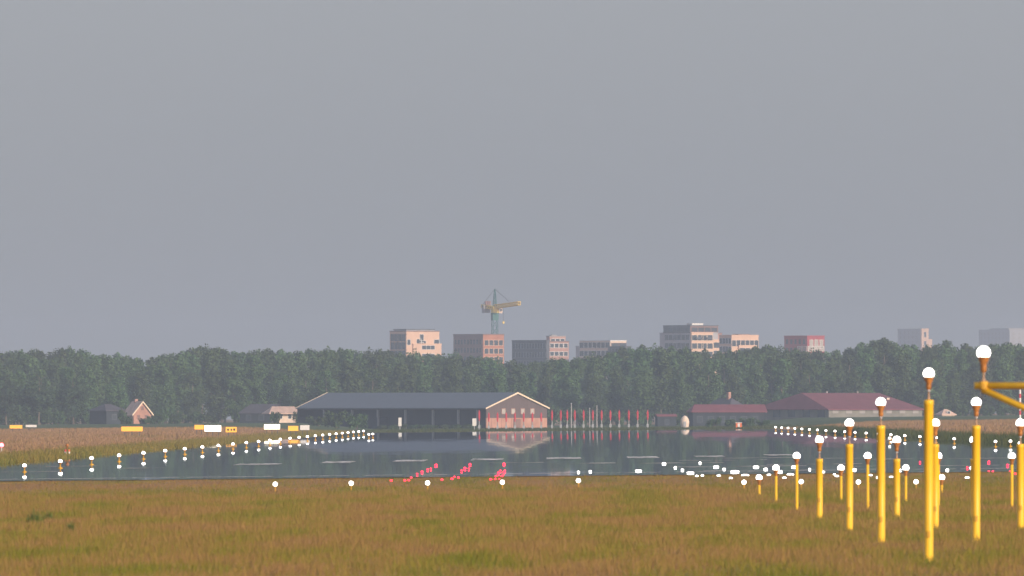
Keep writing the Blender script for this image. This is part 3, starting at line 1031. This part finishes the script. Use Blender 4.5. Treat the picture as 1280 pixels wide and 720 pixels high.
# gable wall: brick below, dark boards above
zmid = Z(522.5, D) - gz
MB().box(0, W, 0, .4, -.3, zmid, 'barnbrick').build('brick_wall', barn)
g_ = MB()
g_.add([(0, .03, zmid + .002), (W, .03, zmid + .002), (W, .03, ez), (W / 2, .03, rz_ - .2), (0, .03, ez), (0, .4, zmid + .002), (W, .4, zmid + .002), (W, .4, ez), (W / 2, .4, rz_ - .2), (0, .4, ez)],
       [(0, 1, 2, 3, 4), (9, 8, 7, 6, 5), (0, 5, 6, 1), (1, 6, 7, 2), (2, 7, 8, 3), (3, 8, 9, 4), (4, 9, 5, 0)], 'timber')
g_.build('gable_boards', barn)
bb = MB()
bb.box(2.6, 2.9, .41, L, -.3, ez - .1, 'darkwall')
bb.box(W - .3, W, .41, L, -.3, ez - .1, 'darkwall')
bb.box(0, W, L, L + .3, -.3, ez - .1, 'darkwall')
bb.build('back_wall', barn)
for px in (401, 437, 470, 505, 540, 572, 596):
    y = (608 - px) * s / sin(A35)
    MB().box(0, .35, y - .22, y + .22, -.3, ez - .42, 'concrete').build('post', barn)
MB().box(-.02, .25, .41, L, ez - .42, ez - .06, 'roofdark').build('lintel', barn)
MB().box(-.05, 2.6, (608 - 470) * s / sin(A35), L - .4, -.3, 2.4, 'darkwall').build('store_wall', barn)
roof_mesh(W, L, ez - .05, rz_, 'y', 0, 0, .35, 'roofgrey').build('roof', barn)
for sgn in (0, 1):
    for yy, nm in ((-.42, 'verge_board'), (L + .36, 'verge_board')):
        b = MB()
        p0 = (-.4, ez - .2) if sgn == 0 else (W + .4, ez - .2)
        p1 = (W / 2, rz_ + .03)
        t = .30
        b.add([(p0[0], yy, p0[1] - t * .4), (p1[0], yy, p1[1] - t), (p1[0], yy, p1[1] + .05), (p0[0], yy, p0[1] + t * .6),
               (p0[0], yy + .1, p0[1] - t * .4), (p1[0], yy + .1, p1[1] - t), (p1[0], yy + .1, p1[1] + .05), (p0[0], yy + .1, p0[1] + t * .6)],
              [(0, 1, 2, 3), (7, 6, 5, 4), (0, 4, 5, 1), (1, 5, 6, 2), (2, 6, 7, 3), (3, 7, 4, 0)], 'verge')
        b.build(nm, barn)
for px in (629.5, 641.5, 653.5, 665.5):
    window(barn, 'R', (px - 608) * s / cos(A35), Z(517, D) - gz, .8, .95, 'paleglass', 'pinkbrick', .07, .03)
for i in range(6):
    u = W * (i + .5) / 6
    MB().box(u - .09, u + .09, -.06, 0, -.2, zmid - .05, 'pinkbrick').build('pilaster', barn)
MB().box(W * .44, W * .56, -.08, 0, -.2, 2.1, 'brownbrick').build('door', barn)

def house(name, label, cat, pxc, D, a, Wm, Lm, ey, ry, axis, hips, wall, roof, over=.3, wins=(), chimney=None, baseoff=-.1, verge=False):
    x = X(pxc, D); gz = G(x, D) + baseoff
    r = thing(name, (x, D, gz), label, cat, rz=a)
    ez, rz = Z(ey, D) - gz, Z(ry, D) - gz
    gable_wall(Wm, Lm, ez, rz, axis, hips, wall).build('wall', r)
    rf = roof_mesh(Wm, Lm, ez, rz, axis, hips[0], hips[1], over, roof).build('roof', r)
    for (face, u, z, w_, h_, g_, f_) in wins:
        window(r, face, u, z, w_, h_, g_, f_)
    if chimney:
        cx_, cy_, ch = chimney
        MB().box(cx_ - .35, cx_ + .35, cy_ - .35, cy_ + .35, rz - 1.0, rz + ch, 'pinkbrick').build('chimney', rf)
    if verge and axis == 'y':
        for sg in (0, 1):
            b = MB()
            x0 = -over - .05 if sg == 0 else Wm + over + .05
            yy = -over - .1
            b.add([(x0, yy, ez - .3), (Wm / 2, yy, rz - .35), (Wm / 2, yy, rz + .08), (x0, yy, ez + .12), (x0, yy + .09, ez - .3), (Wm / 2, yy + .09, rz - .35), (Wm / 2, yy + .09, rz + .08), (x0, yy + .09, ez + .12)],
                  [(0, 1, 2, 3), (7, 6, 5, 4), (0, 4, 5, 1), (1, 5, 6, 2), (2, 6, 7, 3), (3, 7, 4, 0)], 'verge')
            b.build('verge_board', r)
    return r
s = 3600 / F
# left pink gable house
house('gabled_house', 'small pink brick house with a steep white trimmed gable before the left trees', 'house', 167, 3600, radians(20), 22 * s / cos(radians(20)), 7, 518.5, 501.5, 'y', (0, 0), 'barnbrick', 'thatch', .35,
      (('R', 1.2, 1.2, .6, .9, 'brownbrick', 'pinkbrick'), ('R', 3.0, 1.2, .6, .9, 'brownbrick', 'pinkbrick'), ('R', 2.1, 3.2, .6, .8, 'brownbrick', 'pinkbrick')), (2.1, 4.5, .5), verge=True)
# mushroom shaped pale house
house('hipped_house', 'pale pink house with a broad hipped roof at the left end of the long barn', 'house', 344, 3420, radians(12), 4.4, 5.0, 516.5, 508.0, 'x', (1.4, 1.4), 'whitewall', 'thatch', 1.6,
      (('R', 1.2, 1.0, .7, 1.0, 'glass', 'white'), ('R', 3.2, 1.0, .7, 1.0, 'glass', 'white')))
# dark shed left of it
house('dark_shed', 'dark blue grey shed with a low roof between the pink house and the long barn', 'shed', 300, 3500, radians(-20), 7.5, 7.0, 516, 505, 'x', (1.5, 0), 'darkwall', 'roofdark', .3,
      (('R', 2.0, .8, 1.0, 1.0, 'glass', 'darkclad'), ('R', 5, .8, 1.0, 1.0, 'glass', 'darkclad')))
house('dark_house', 'dark low house half hidden among bushes left of the pink gable', 'house', 133, 3640, radians(30), 5.0, 8.0, 513, 505, 'x', (2, 2), 'darkwall', 'roofdark', .3,
      (('R', 2.0, 1.2, 1.0, 1.0, 'glass', 'darkclad'),))
# big red-roofed barn
s = 3500 / F
W = 119 * s / cos(A35); L = 91 * s / sin(A35)
rb = house('red_roofed_barn', 'big barn with a hipped red roof and grey wall at right', 'barn', 1036, 3500, A35, W, L, 511.5, 491.0, 'x', (14.5 * s / cos(A35), 9.5 * s / cos(A35)), 'greywall', 'roofred', .5,
      tuple(('R', W * (i + .5) / 7, 1.0, 1.6, .7, 'concrete', 'greywall') for i in range(7)) + tuple(('L', L * (i + .5) / 5, .3, 2.4, 1.9, 'glass', 'darkclad') for i in range(5)))
gzb = rb.location.z
for up, fy, yt, yb, mm in ((103, .3, 497.5, 506, 'whitewall'), (75, .2, 504, 511, 'pinkbrick')):
    u, v = up * s / cos(A35), L * fy
    MB().box(u - .35, u + .35, v - .35, v + .35, Z(yb, 3500) - gzb, Z(yt, 3500) - gzb, mm).box(u - .45, u + .45, v - .45, v + .45, Z(yt, 3500) - gzb + .002, Z(yt, 3500) - gzb + .12, 'concrete').build('chimney', rb)
for up in (45, 84):
    u = up * s / cos(A35)
    MB().lathe([(.18, Z(492, 3500) - gzb), (.18, Z(489, 3500) - gzb), (.3, Z(488.6, 3500) - gzb)], 'concrete', 10, (u, L / 2)).build('roof_vent', rb)
# low farmhouse and its taller neighbour
s = 3420 / F
house('low_farmhouse', 'long low building with a dull red roof left of the big red barn', 'farmhouse', 866, 3420, radians(8), 92 * s, 7.0, 514.5, 505.5, 'x', (1.2, 0), 'darkwall', 'roofred', .35,
      tuple(('R', 1.5 + i * 2.4, 1.0, 1.0, 1.1, 'glass', 'darkclad') for i in range(6)))
house('chimney_house', 'dark roofed house with a tall lit chimney behind the low farmhouse', 'house', 912, 3480, radians(40), 4.2, 7.5, 508, 497.5, 'y', (2.0, 2.0), 'brownbrick', 'roofdark', .3, (('R', 1.5, 2.5, .8, 1.0, 'glass', 'white'),), (2.0, 2.6, 1.3))
house('small_red_shed', 'small low shed with a faded red roof left of the white dome', 'shed', 822, 3380, radians(10), 4.0, 3.0, 519.5, 517.3, 'x', (0, 0), 'darkwall', 'roofred', .2, (('R', 2.0, .6, .8, .9, 'glass', 'darkclad'),))
house('pyramid_house', 'small pale house with a pyramid roof at the far right field edge', 'house', 1178, 3640, radians(25), 3.2, 3.2, 518, 511.5, 'x', (1.5, 1.5), 'whitewall', 'thatch', .3, (('R', 1.6, .4, .7, .8, 'glass', 'white'),))

# ------------------------------------------------------------------ apartment buildings on the skyline
def facade(root, face, cols, rows, u0, u1, ztop, fh, w, h, const=0.0, glass='glass', frame='white', skip=()):
    for r_ in range(rows):
        for c in range(cols):
            if (c, r_) in skip: continue
            u = u0 + (u1 - u0) * (c + .5) / cols
            window(root, face, u, ztop - fh * r_ - h, w, h, glass, frame, .12, const)

class Block:
    def __init__(s, name, label, pxc, D, a=A35, cat='apartment building'):
        s.D, s.s, s.a = D, D / F, a
        x = X(pxc, D); s.gz = G(x, D)
        s.r = thing(name, (x, D, s.gz), label, cat, rz=a)
    def ux(s, p): return p * s.s / cos(s.a)
    def uy(s, p): return p * s.s / sin(s.a)
    def z(s, py): return Z(py, s.D) - s.gz
    def vol(s, x0, x1, y0, y1, ytop, m, ybot=None, roofm='concrete', name='wall'):
        zt = s.z(ytop); zb = -.5 if ybot is None else s.z(ybot)
        a, b, c, d = s.ux(x0), s.ux(x1), s.uy(y0), s.uy(y1)
        MB().box(a, b, c, d, zb, zt, m).build(name, s.r)
        p = MB()   # parapet cap
        p.box(a - .12, b + .12, c - .12, d + .12, zt + .002, zt + .35, roofm)
        p.build('roof', s.r)
    def win(s, face, cols, rows, p0, p1, ytop, fh=3.1, w=1.5, h=1.7, const=0.0, **k):
        if face == 'R': facade(s.r, 'R', cols, rows, s.ux(p0), s.ux(p1), s.z(ytop), fh, w, h, s.uy(const), **k)
        else: facade(s.r, 'L', cols, rows, s.uy(p0), s.uy(p1), s.z(ytop), fh, w, h, s.ux(const), **k)

b = Block('apartment_block', 'cream tower at the left end of the skyline with few dark windows', 508, 6000)
b.vol(0, 41, 0, 21, 414.5, 'cream', roofm='brownbrick')
b.vol(1, 36, -.0 + 1, 17, 412.4, 'greyrender', 413.4, 'darkclad', 'penthouse')
b.vol(7.5, 42.5, -1.2, 24, 430.5, 'cream', None, 'cream', 'lower_wall')
b.win('L', 4, 4, 1, 20, 418, w=1.9, h=2.4, frame='darkclad')
b.win('R', 1, 1, 0, 6, 424.5, w=1.4, h=2.0)
b.win('R', 1, 2, 16, 22, 418, w=1.6, h=2.2, fh=3.1)
b.win('R', 1, 2, 13, 18, 424, w=2.0, h=1.6, fh=2.6)
b.win('R', 1, 1, 19, 24, 426, w=1.8, h=1.8)
b.win('R', 1, 1, 35, 40, 424.5, w=2.2, h=2.0)
b.win('R', 3, 2, 18, 34, 432, w=1.8, h=1.4, const=-1.2)

b = Block('apartment_block', 'brick building below the crane with shaded left side coloured brown and orange right side', 604, 5900)
b.vol(0, 26, 0, 37, 418.6, 'brick', roofm='brownbrick')
b.vol(-.4, -.01, .1, 37, 418.9, 'brownbrick', None, 'brownbrick', 'dark_side_layer')  # shade on the left face coloured in as a thin browner layer
b.win('R', 4, 4, 1, 25, 425.2, w=1.75, h=1.9, frame='cream')
b.win('L', 9, 3, 1, 36, 424.5, w=1.3, h=1.7, frame='brownbrick', const=-.4)

b = Block('apartment_block', 'dark grey cladded block right of the crane building', 683, 5700)
b.vol(0, 4, 0, 43, 426.2, 'darkclad', roofm='darkclad')
b.win('L', 12, 4, 1, 42, 429.5, w=1.3, h=1.7, frame='roofgrey')
b = Block('apartment_block', 'pink brick stepped tower touching the dark grey block', 686, 6050)
b.vol(0, 25, 0, 6, 427.5, 'pinkbrick', roofm='brownbrick')
b.vol(2, 22, 1, 5, 420.8, 'pinkbrick', 427, 'concrete', 'upper_wall')
b.vol(5, 10, 1, 4, 419.6, 'greyrender', 420.7, 'concrete', 'roof_box')
b.win('R', 4, 4, 1, 24, 429.5, w=1.7, h=1.5)
b.win('R', 3, 1, 3, 21, 423.5, w=1.9, h=1.4, const=1)

b = Block('apartment_block', 'low white framed building with a grid of grey windows', 763, 6000)
b.vol(0, 20, 0, 38, 426.5, 'whitewall', roofm='white')
b.vol(0, 18, 38, 43, 433.5, 'greyrender', None, 'greyrender', 'side_wing')
b.win('L', 7, 4, 1, 38, 428.2, w=3.0, h=1.9, frame='white')
b.win('R', 2, 3, 2, 19, 429.0, w=3.6, h=1.8, frame='brownbrick', fh=3.3)
b = Block('apartment_block', 'small dark block peeping over the trees right of the white framed building', 782, 5800)
b.vol(0, 7, 0, 22, 433.8, 'darkclad', roofm='darkclad')
b.win('L', 5, 2, 1, 21, 436, w=1.6, h=1.4, frame='roofgrey')

b = Block('apartment_block', 'tallest skyline building with dark top floors and cream framed balconies', 863, 6000)
b.vol(-.4, -.01, .1, 33, 407.6, 'darkclad', 416.5, 'darkclad', 'dark_side_layer')  # thin darker layer over the left side of the top floors
b.vol(0, 35, 0, 33, 407.5, 'brownbrick', 416.4, 'darkclad', 'top_wall')
b.vol(0.1, 34.9, 0.1, 38, 416.6, 'greyrender', None, 'greyrender', 'wall')
b.vol(2, 41, 1.2, 20, 417, 'pinkbrick', None, 'brownbrick', 'rear_wing')
b.vol(0, 27, -1.5, 0, 416.3, 'cream', None, 'cream', 'balcony_front')
b.vol(27.05, 37, -1.2, 1, 425.5, 'cream', None, 'cream', 'lower_balcony_front')
b.vol(4, 18, 2, 8, 405.2, 'white', 407.1, 'white', 'roof_box')
b.win('R', 4, 1, 1, 34, 409.5, w=2.6, h=1.5, frame='brownbrick')
b.win('L', 6, 1, 1, 32, 409.5, w=2.2, h=1.5, frame='darkclad', const=-.4)
b.win('R', 2, 3, .5, 14, 418.8, w=2.6, h=2.0, const=-1.5, frame='verge')
b.win('R', 2, 3, 13, 26, 418.8, w=2.6, h=2.0, const=-1.5, frame='verge')
b.win('R', 1, 2, 27.5, 36, 428, w=2.8, h=2.0, const=-1.2, frame='verge')
b.win('L', 6, 4, 1, 32, 418.8, w=2.0, h=1.7, frame='roofgrey', const=.1)
for p_, c_ in ((4, 421.5), (17, 421.5)):
    MB().box(b.ux(p_), b.ux(p_ + 7), b.uy(-1.5) - 1.1, b.uy(-1.5) - .14, b.z(c_ + 2.6), b.z(c_), 'darkclad').build('balcony', b.r)

b = Block('apartment_block', 'cream block with grey left side right of the tallest building', 914.5, 5900)
b.vol(0, 34, 0, 15, 419.6, 'cream', roofm='cream')
b.vol(12, 26, 3, 10, 418.6, 'brownbrick', 419.2, 'brownbrick', 'roof_box')
b.vol(8, 30, -1.5, 0, 432.5, 'cream', None, 'cream', 'balcony_front')
b.win('R', 6, 1, 0, 34, 425.4, w=1.8, h=2.2, frame='whitewall')
b.win('R', 3, 1, 9, 29, 435, w=2.4, h=1.6, const=-1.5, frame='whitewall')
b.win('L', 4, 5, 0, 15, 423, w=1.5, h=1.8, frame='greyrender')

b = Block('apartment_block', 'red cladded block with pale windows above the right trees', 1009, 5900)
b.vol(0, 22, 0, 28, 420.6, 'redclad', roofm='redclad')
b.win('R', 3, 1, 2, 21, 425, w=1.4, h=3.0, glass='paleglass', frame='white')
b.win('R', 4, 2, 0, 22, 433, w=1.4, h=1.7, glass='paleglass')
b.win('L', 5, 2, 1, 27, 424, w=1.4, h=1.8, frame='redclad')
b.win('L', 3, 1, 0, 12, 433, w=1.3, h=1.8, glass='paleglass')

b = Block('apartment_block', 'faint grey building with one bright cream stair tower at right', 1152, 10500)
b.vol(0, 1, 2, 29, 411.5, 'greyrender', roofm='greyrender')
b.vol(0, 9, 0, 1.5, 411.2, 'cream', None, 'cream', 'stair_tower')
b.vol(9.1, 14, .6, 3, 424.5, 'cream', None, 'cream', 'lower_wing')
b.win('R', 1, 2, 1, 8, 415, w=1.7, h=3.4, fh=6)
b.win('L', 5, 3, 3, 28, 414, w=1.6, h=1.9, frame='greyrender', glass='concrete')  # panes toned like the wall, the haze fade put into their colour

b = Block('apartment_block', 'wide faint grey building at the right edge of the skyline', 1262, 11800)
b.vol(0, 40, 0, 37, 412.5, 'greyrender', roofm='greyrender')
b.vol(3, 30, 4, 26, 410.8, 'concrete', 412.1, 'concrete', 'penthouse')
b.win('L', 8, 4, 1, 36, 415.5, w=1.9, h=1.9, frame='greyrender', glass='concrete')  # low contrast panes here too, fading by haze painted in
b.win('R', 5, 4, 1, 39, 415.5, w=1.9, h=1.9, frame='greyrender', glass='concrete')

# ------------------------------------------------------------------ tower crane
D = 6100.0; s = D / F
x = X(618.5, D); gz = G(x, D)
cr = thing('tower_crane', (x, D, gz), 'tower crane with green lattice mast and yellow jib above the brick building', 'crane', rz=radians(20))
zs = Z(392, D) - gz     # slewing ring
def lattice(b, p0, p1, w0, w1, n, m, ax, ay, r=.12):
    p0, p1 = Vector(p0), Vector(p1)
    ax, ay = Vector(ax), Vector(ay)
    prev = None
    for i in range(n + 1):
        t = i / n
        c = p0.lerp(p1, t); w = w0 + (w1 - w0) * t
        cs = [c + ax * (sx * w / 2) + ay * (sy * w / 2) for sx, sy in ((-1, -1), (1, -1), (1, 1), (-1, 1))]
        if prev:
            for k in range(4):
                b.beam(prev[k], cs[k], r, m, 4)
                b.beam(prev[k], cs[(k + 1) % 4], r * .7, m, 4)
                b.beam(cs[k], cs[(k + 1) % 4], r * .7, m, 4)
        prev = cs
mb = MB(); lattice(mb, (0, 0, -.5), (0, 0, zs - 2.0), 1.9, 1.9, 15, 'crane_green', (1, 0, 0), (0, 1, 0), .10)
mb.build('mast', cr)
mb = MB(); mb.box(-1.15, 1.15, -1.15, 1.15, zs - 2.6, zs - .3, 'crane_green'); mb.lathe([(1.5, zs - .3), (1.5, zs + .3)], 'crane_green', 16); mb.build('slewing_ring', cr)
mb = MB(); mb.box(-1.1, 1.1, -1.3, 1.3, zs + .3, zs + 2.6, 'crane_yellow'); mb.build('turntable', cr)
mb = MB(); mb.box(1.15, 2.5, -1.7, .3, zs + .1, zs + 2.2, 'whitewall'); mb.box(1.3, 2.35, -1.76, -1.705, zs + .9, zs + 1.9, 'glass'); mb.build('cab', cr)
ja = radians(-72)      # the jib swings towards the viewer and right
jd = Vector((cos(ja), sin(ja), 0)); jn = Vector((-sin(ja), cos(ja), 0))
zt = Z(361, D) - gz
mb = MB(); lattice(mb, (0, 0, zs + 2.6), (0, 0, zt), 1.2, .3, 5, 'crane_green', (1, 0, 0), (0, 1, 0), .09); mb.build('tower_head', cr)
J = 9.6 / abs(cos(ja + radians(20)))
J = min(J, 46)
j0 = Vector((0, 0, zs + 2.6)); j1 = jd * 15.0 + Vector((0, 0, zs + 4.2))
# projected reach is about 31 px = 9.5 m
ja_w = ja + radians(20)
reach = 9.3 / cos(ja_w)
j1 = jd * reach + Vector((0, 0, Z(376.5, D) - gz - .9))
mb = MB(); lattice(mb, j0, j1, 1.3, 1.2, 14, 'crane_yellow', jn, (0, 0, 1), .19); mb.build('jib', cr)
creach = 4.6 / cos(ja_w)
c1 = -jd * creach + Vector((0, 0, zs + 2.9))
mb = MB(); lattice(mb, j0 - Vector((0, 0, .5)), c1, 1.6, 1.6, 6, 'crane_yellow', jn, (0, 0, .6), .22); mb.build('counter_jib', cr)
mb = MB()
cc = -jd * (creach - 2)
mb.box(cc.x - 1.3, cc.x + 1.3, cc.y - 1.1, cc.y + 1.1, zs + .3, zs + 3.2, 'concrete'); mb.build('counterweight', cr)
mb = MB(); mb.box(cc.x * .8 - 1, cc.x * .8 + 1, cc.y * .8 - .8, cc.y * .8 + .8, zs + 3.4, zs + 4.8, 'pinkbrick'); mb.build('winch', cr)
mb = MB(); mb.beam((0, 0, zt), j1 * .62 + j0 * .38 + Vector((0, 0, .9)), .09, 'darksteel', 5); mb.beam((0, 0, zt), c1 + Vector((0, 0, .6)), .07, 'darksteel', 5); mb.build('pendant_cable', cr)
hk = j0.lerp(j1, .35)
mb = MB(); mb.beam(hk, hk - Vector((0, 0, 6)), .06, 'darksteel', 5); mb.box(hk.x - .3, hk.x + .3, hk.y - .3, hk.y + .3, hk.z - 6.9, hk.z - 6, 'crane_yellow'); mb.build('hook', cr)

# ------------------------------------------------------------------ haze
me = bpy.data.meshes.new('haze')
hb = MB()
HZ = (-3400, 3400, -450, 12300, -4.0, 74.0)
x0, x1, y0, y1, z0, z1 = HZ
me.from_pydata([(x0, y0, z0), (x1, y0, z0), (x1, y1, z0), (x0, y1, z0), (x0, y0, z1), (x1, y0, z1), (x1, y1, z1), (x0, y1, z1)], [],
               [(0, 3, 2, 1), (4, 5, 6, 7), (0, 1, 5, 4), (1, 2, 6, 5), (2, 3, 7, 6), (3, 0, 4, 7)])
hm = bpy.data.materials.new('haze air')
hm.use_nodes = True
nt = hm.node_tree
for n in list(nt.nodes):
    nt.nodes.remove(n)
o_ = nt.nodes.new('ShaderNodeOutputMaterial')
pv = nt.nodes.new('ShaderNodeVolumePrincipled')
pv.inputs['Color'].default_value = (0.535, 0.645, 0.80, 1)
pv.inputs['Density'].default_value = 0.000108
pv.inputs['Anisotropy'].default_value = 0.0
nt.links.new(pv.outputs[0], o_.inputs['Volume'])
me.materials.append(hm)
ho = bpy.data.objects.new('haze', me)
COL.objects.link(ho)
tag(ho, 'thin blue grey summer haze over the airfield', 'haze', kind='stuff')

# ------------------------------------------------------------------ light, sky, camera
SUN_EL, SUN_AZ = radians(13), radians(42)     # azimuth to the right of straight behind the camera
to_sun = Vector((sin(SUN_AZ) * cos(SUN_EL), -cos(SUN_AZ) * cos(SUN_EL), sin(SUN_EL)))
sd = bpy.data.lights.new('sun', 'SUN')
sd.energy = 3.0
sd.angle = radians(0.6)
sd.color = (1.0, 0.81, 0.62)
so = bpy.data.objects.new('sun', sd)
COL.objects.link(so)
so.rotation_euler = (-to_sun).to_track_quat('-Z', 'Y').to_euler()
so.location = (0, 0, 80)

w = bpy.data.worlds.new('World')
SC.world = w
w.use_nodes = True
nt = w.node_tree
bg = nt.nodes['Background']
sky = nt.nodes.new('ShaderNodeTexSky')
sky.sky_type = 'NISHITA'
sky.sun_disc = False
sky.sun_elevation = SUN_EL
sky.sun_rotation = math.atan2(to_sun.x, to_sun.y)
sky.air_density = 1.0
sky.dust_density = 2.0
sky.ozone_density = 2.0
hs = nt.nodes.new('ShaderNodeHueSaturation')
hs.inputs['Saturation'].default_value = 0.75
nt.links.new(sky.outputs[0], hs.inputs['Color'])
tint = nt.nodes.new('ShaderNodeMix')
tint.data_type = 'RGBA'
tint.blend_type = 'MULTIPLY'
tint.inputs['Factor'].default_value = 1.0
tint.inputs['B'].default_value = (0.88, 0.94, 1.28, 1)
nt.links.new(hs.outputs[0], tint.inputs['A'])
# a high even haze veil over the whole sky
hz = nt.nodes.new('ShaderNodeMix')
hz.data_type = 'RGBA'
hz.inputs['Factor'].default_value = 0.7
hz.inputs['B'].default_value = (0.254 / 0.15, 0.260 / 0.15, 0.277 / 0.15, 1)
nt.links.new(tint.outputs['Result'], hz.inputs['A'])
nt.links.new(hz.outputs['Result'], bg.inputs['Color'])
bg.inputs['Strength'].default_value = 0.15

cd = bpy.data.cameras.new('camera')
cam = bpy.data.objects.new('camera', cd)
COL.objects.link(cam)
cd.sensor_width = 36.0
cd.lens = F / 1280 * 36.0
cd.clip_start = 1.0
cd.clip_end = 40000
cam.location = (0, 0, CAMZ)
cam.rotation_euler = (radians(90) + math.atan((HY - 360) / F), 0, 0)
cd.dof.use_dof = True
cd.dof.focus_distance = 2400
cd.dof.aperture_fstop = 10.0
SC.camera = cam

SC.view_settings.view_transform = 'Standard'
SC.view_settings.look = 'None'
SC.view_settings.gamma = 1
SC.view_settings.exposure = 0.55
SC.cycles.max_bounces = 6
SC.cycles.volume_bounces = 1
SC.cycles.sample_clamp_indirect = 4.0
SC.cycles.use_denoising = True
SC.cycles.use_adaptive_sampling = True
SC.cycles.adaptive_threshold = 0.02
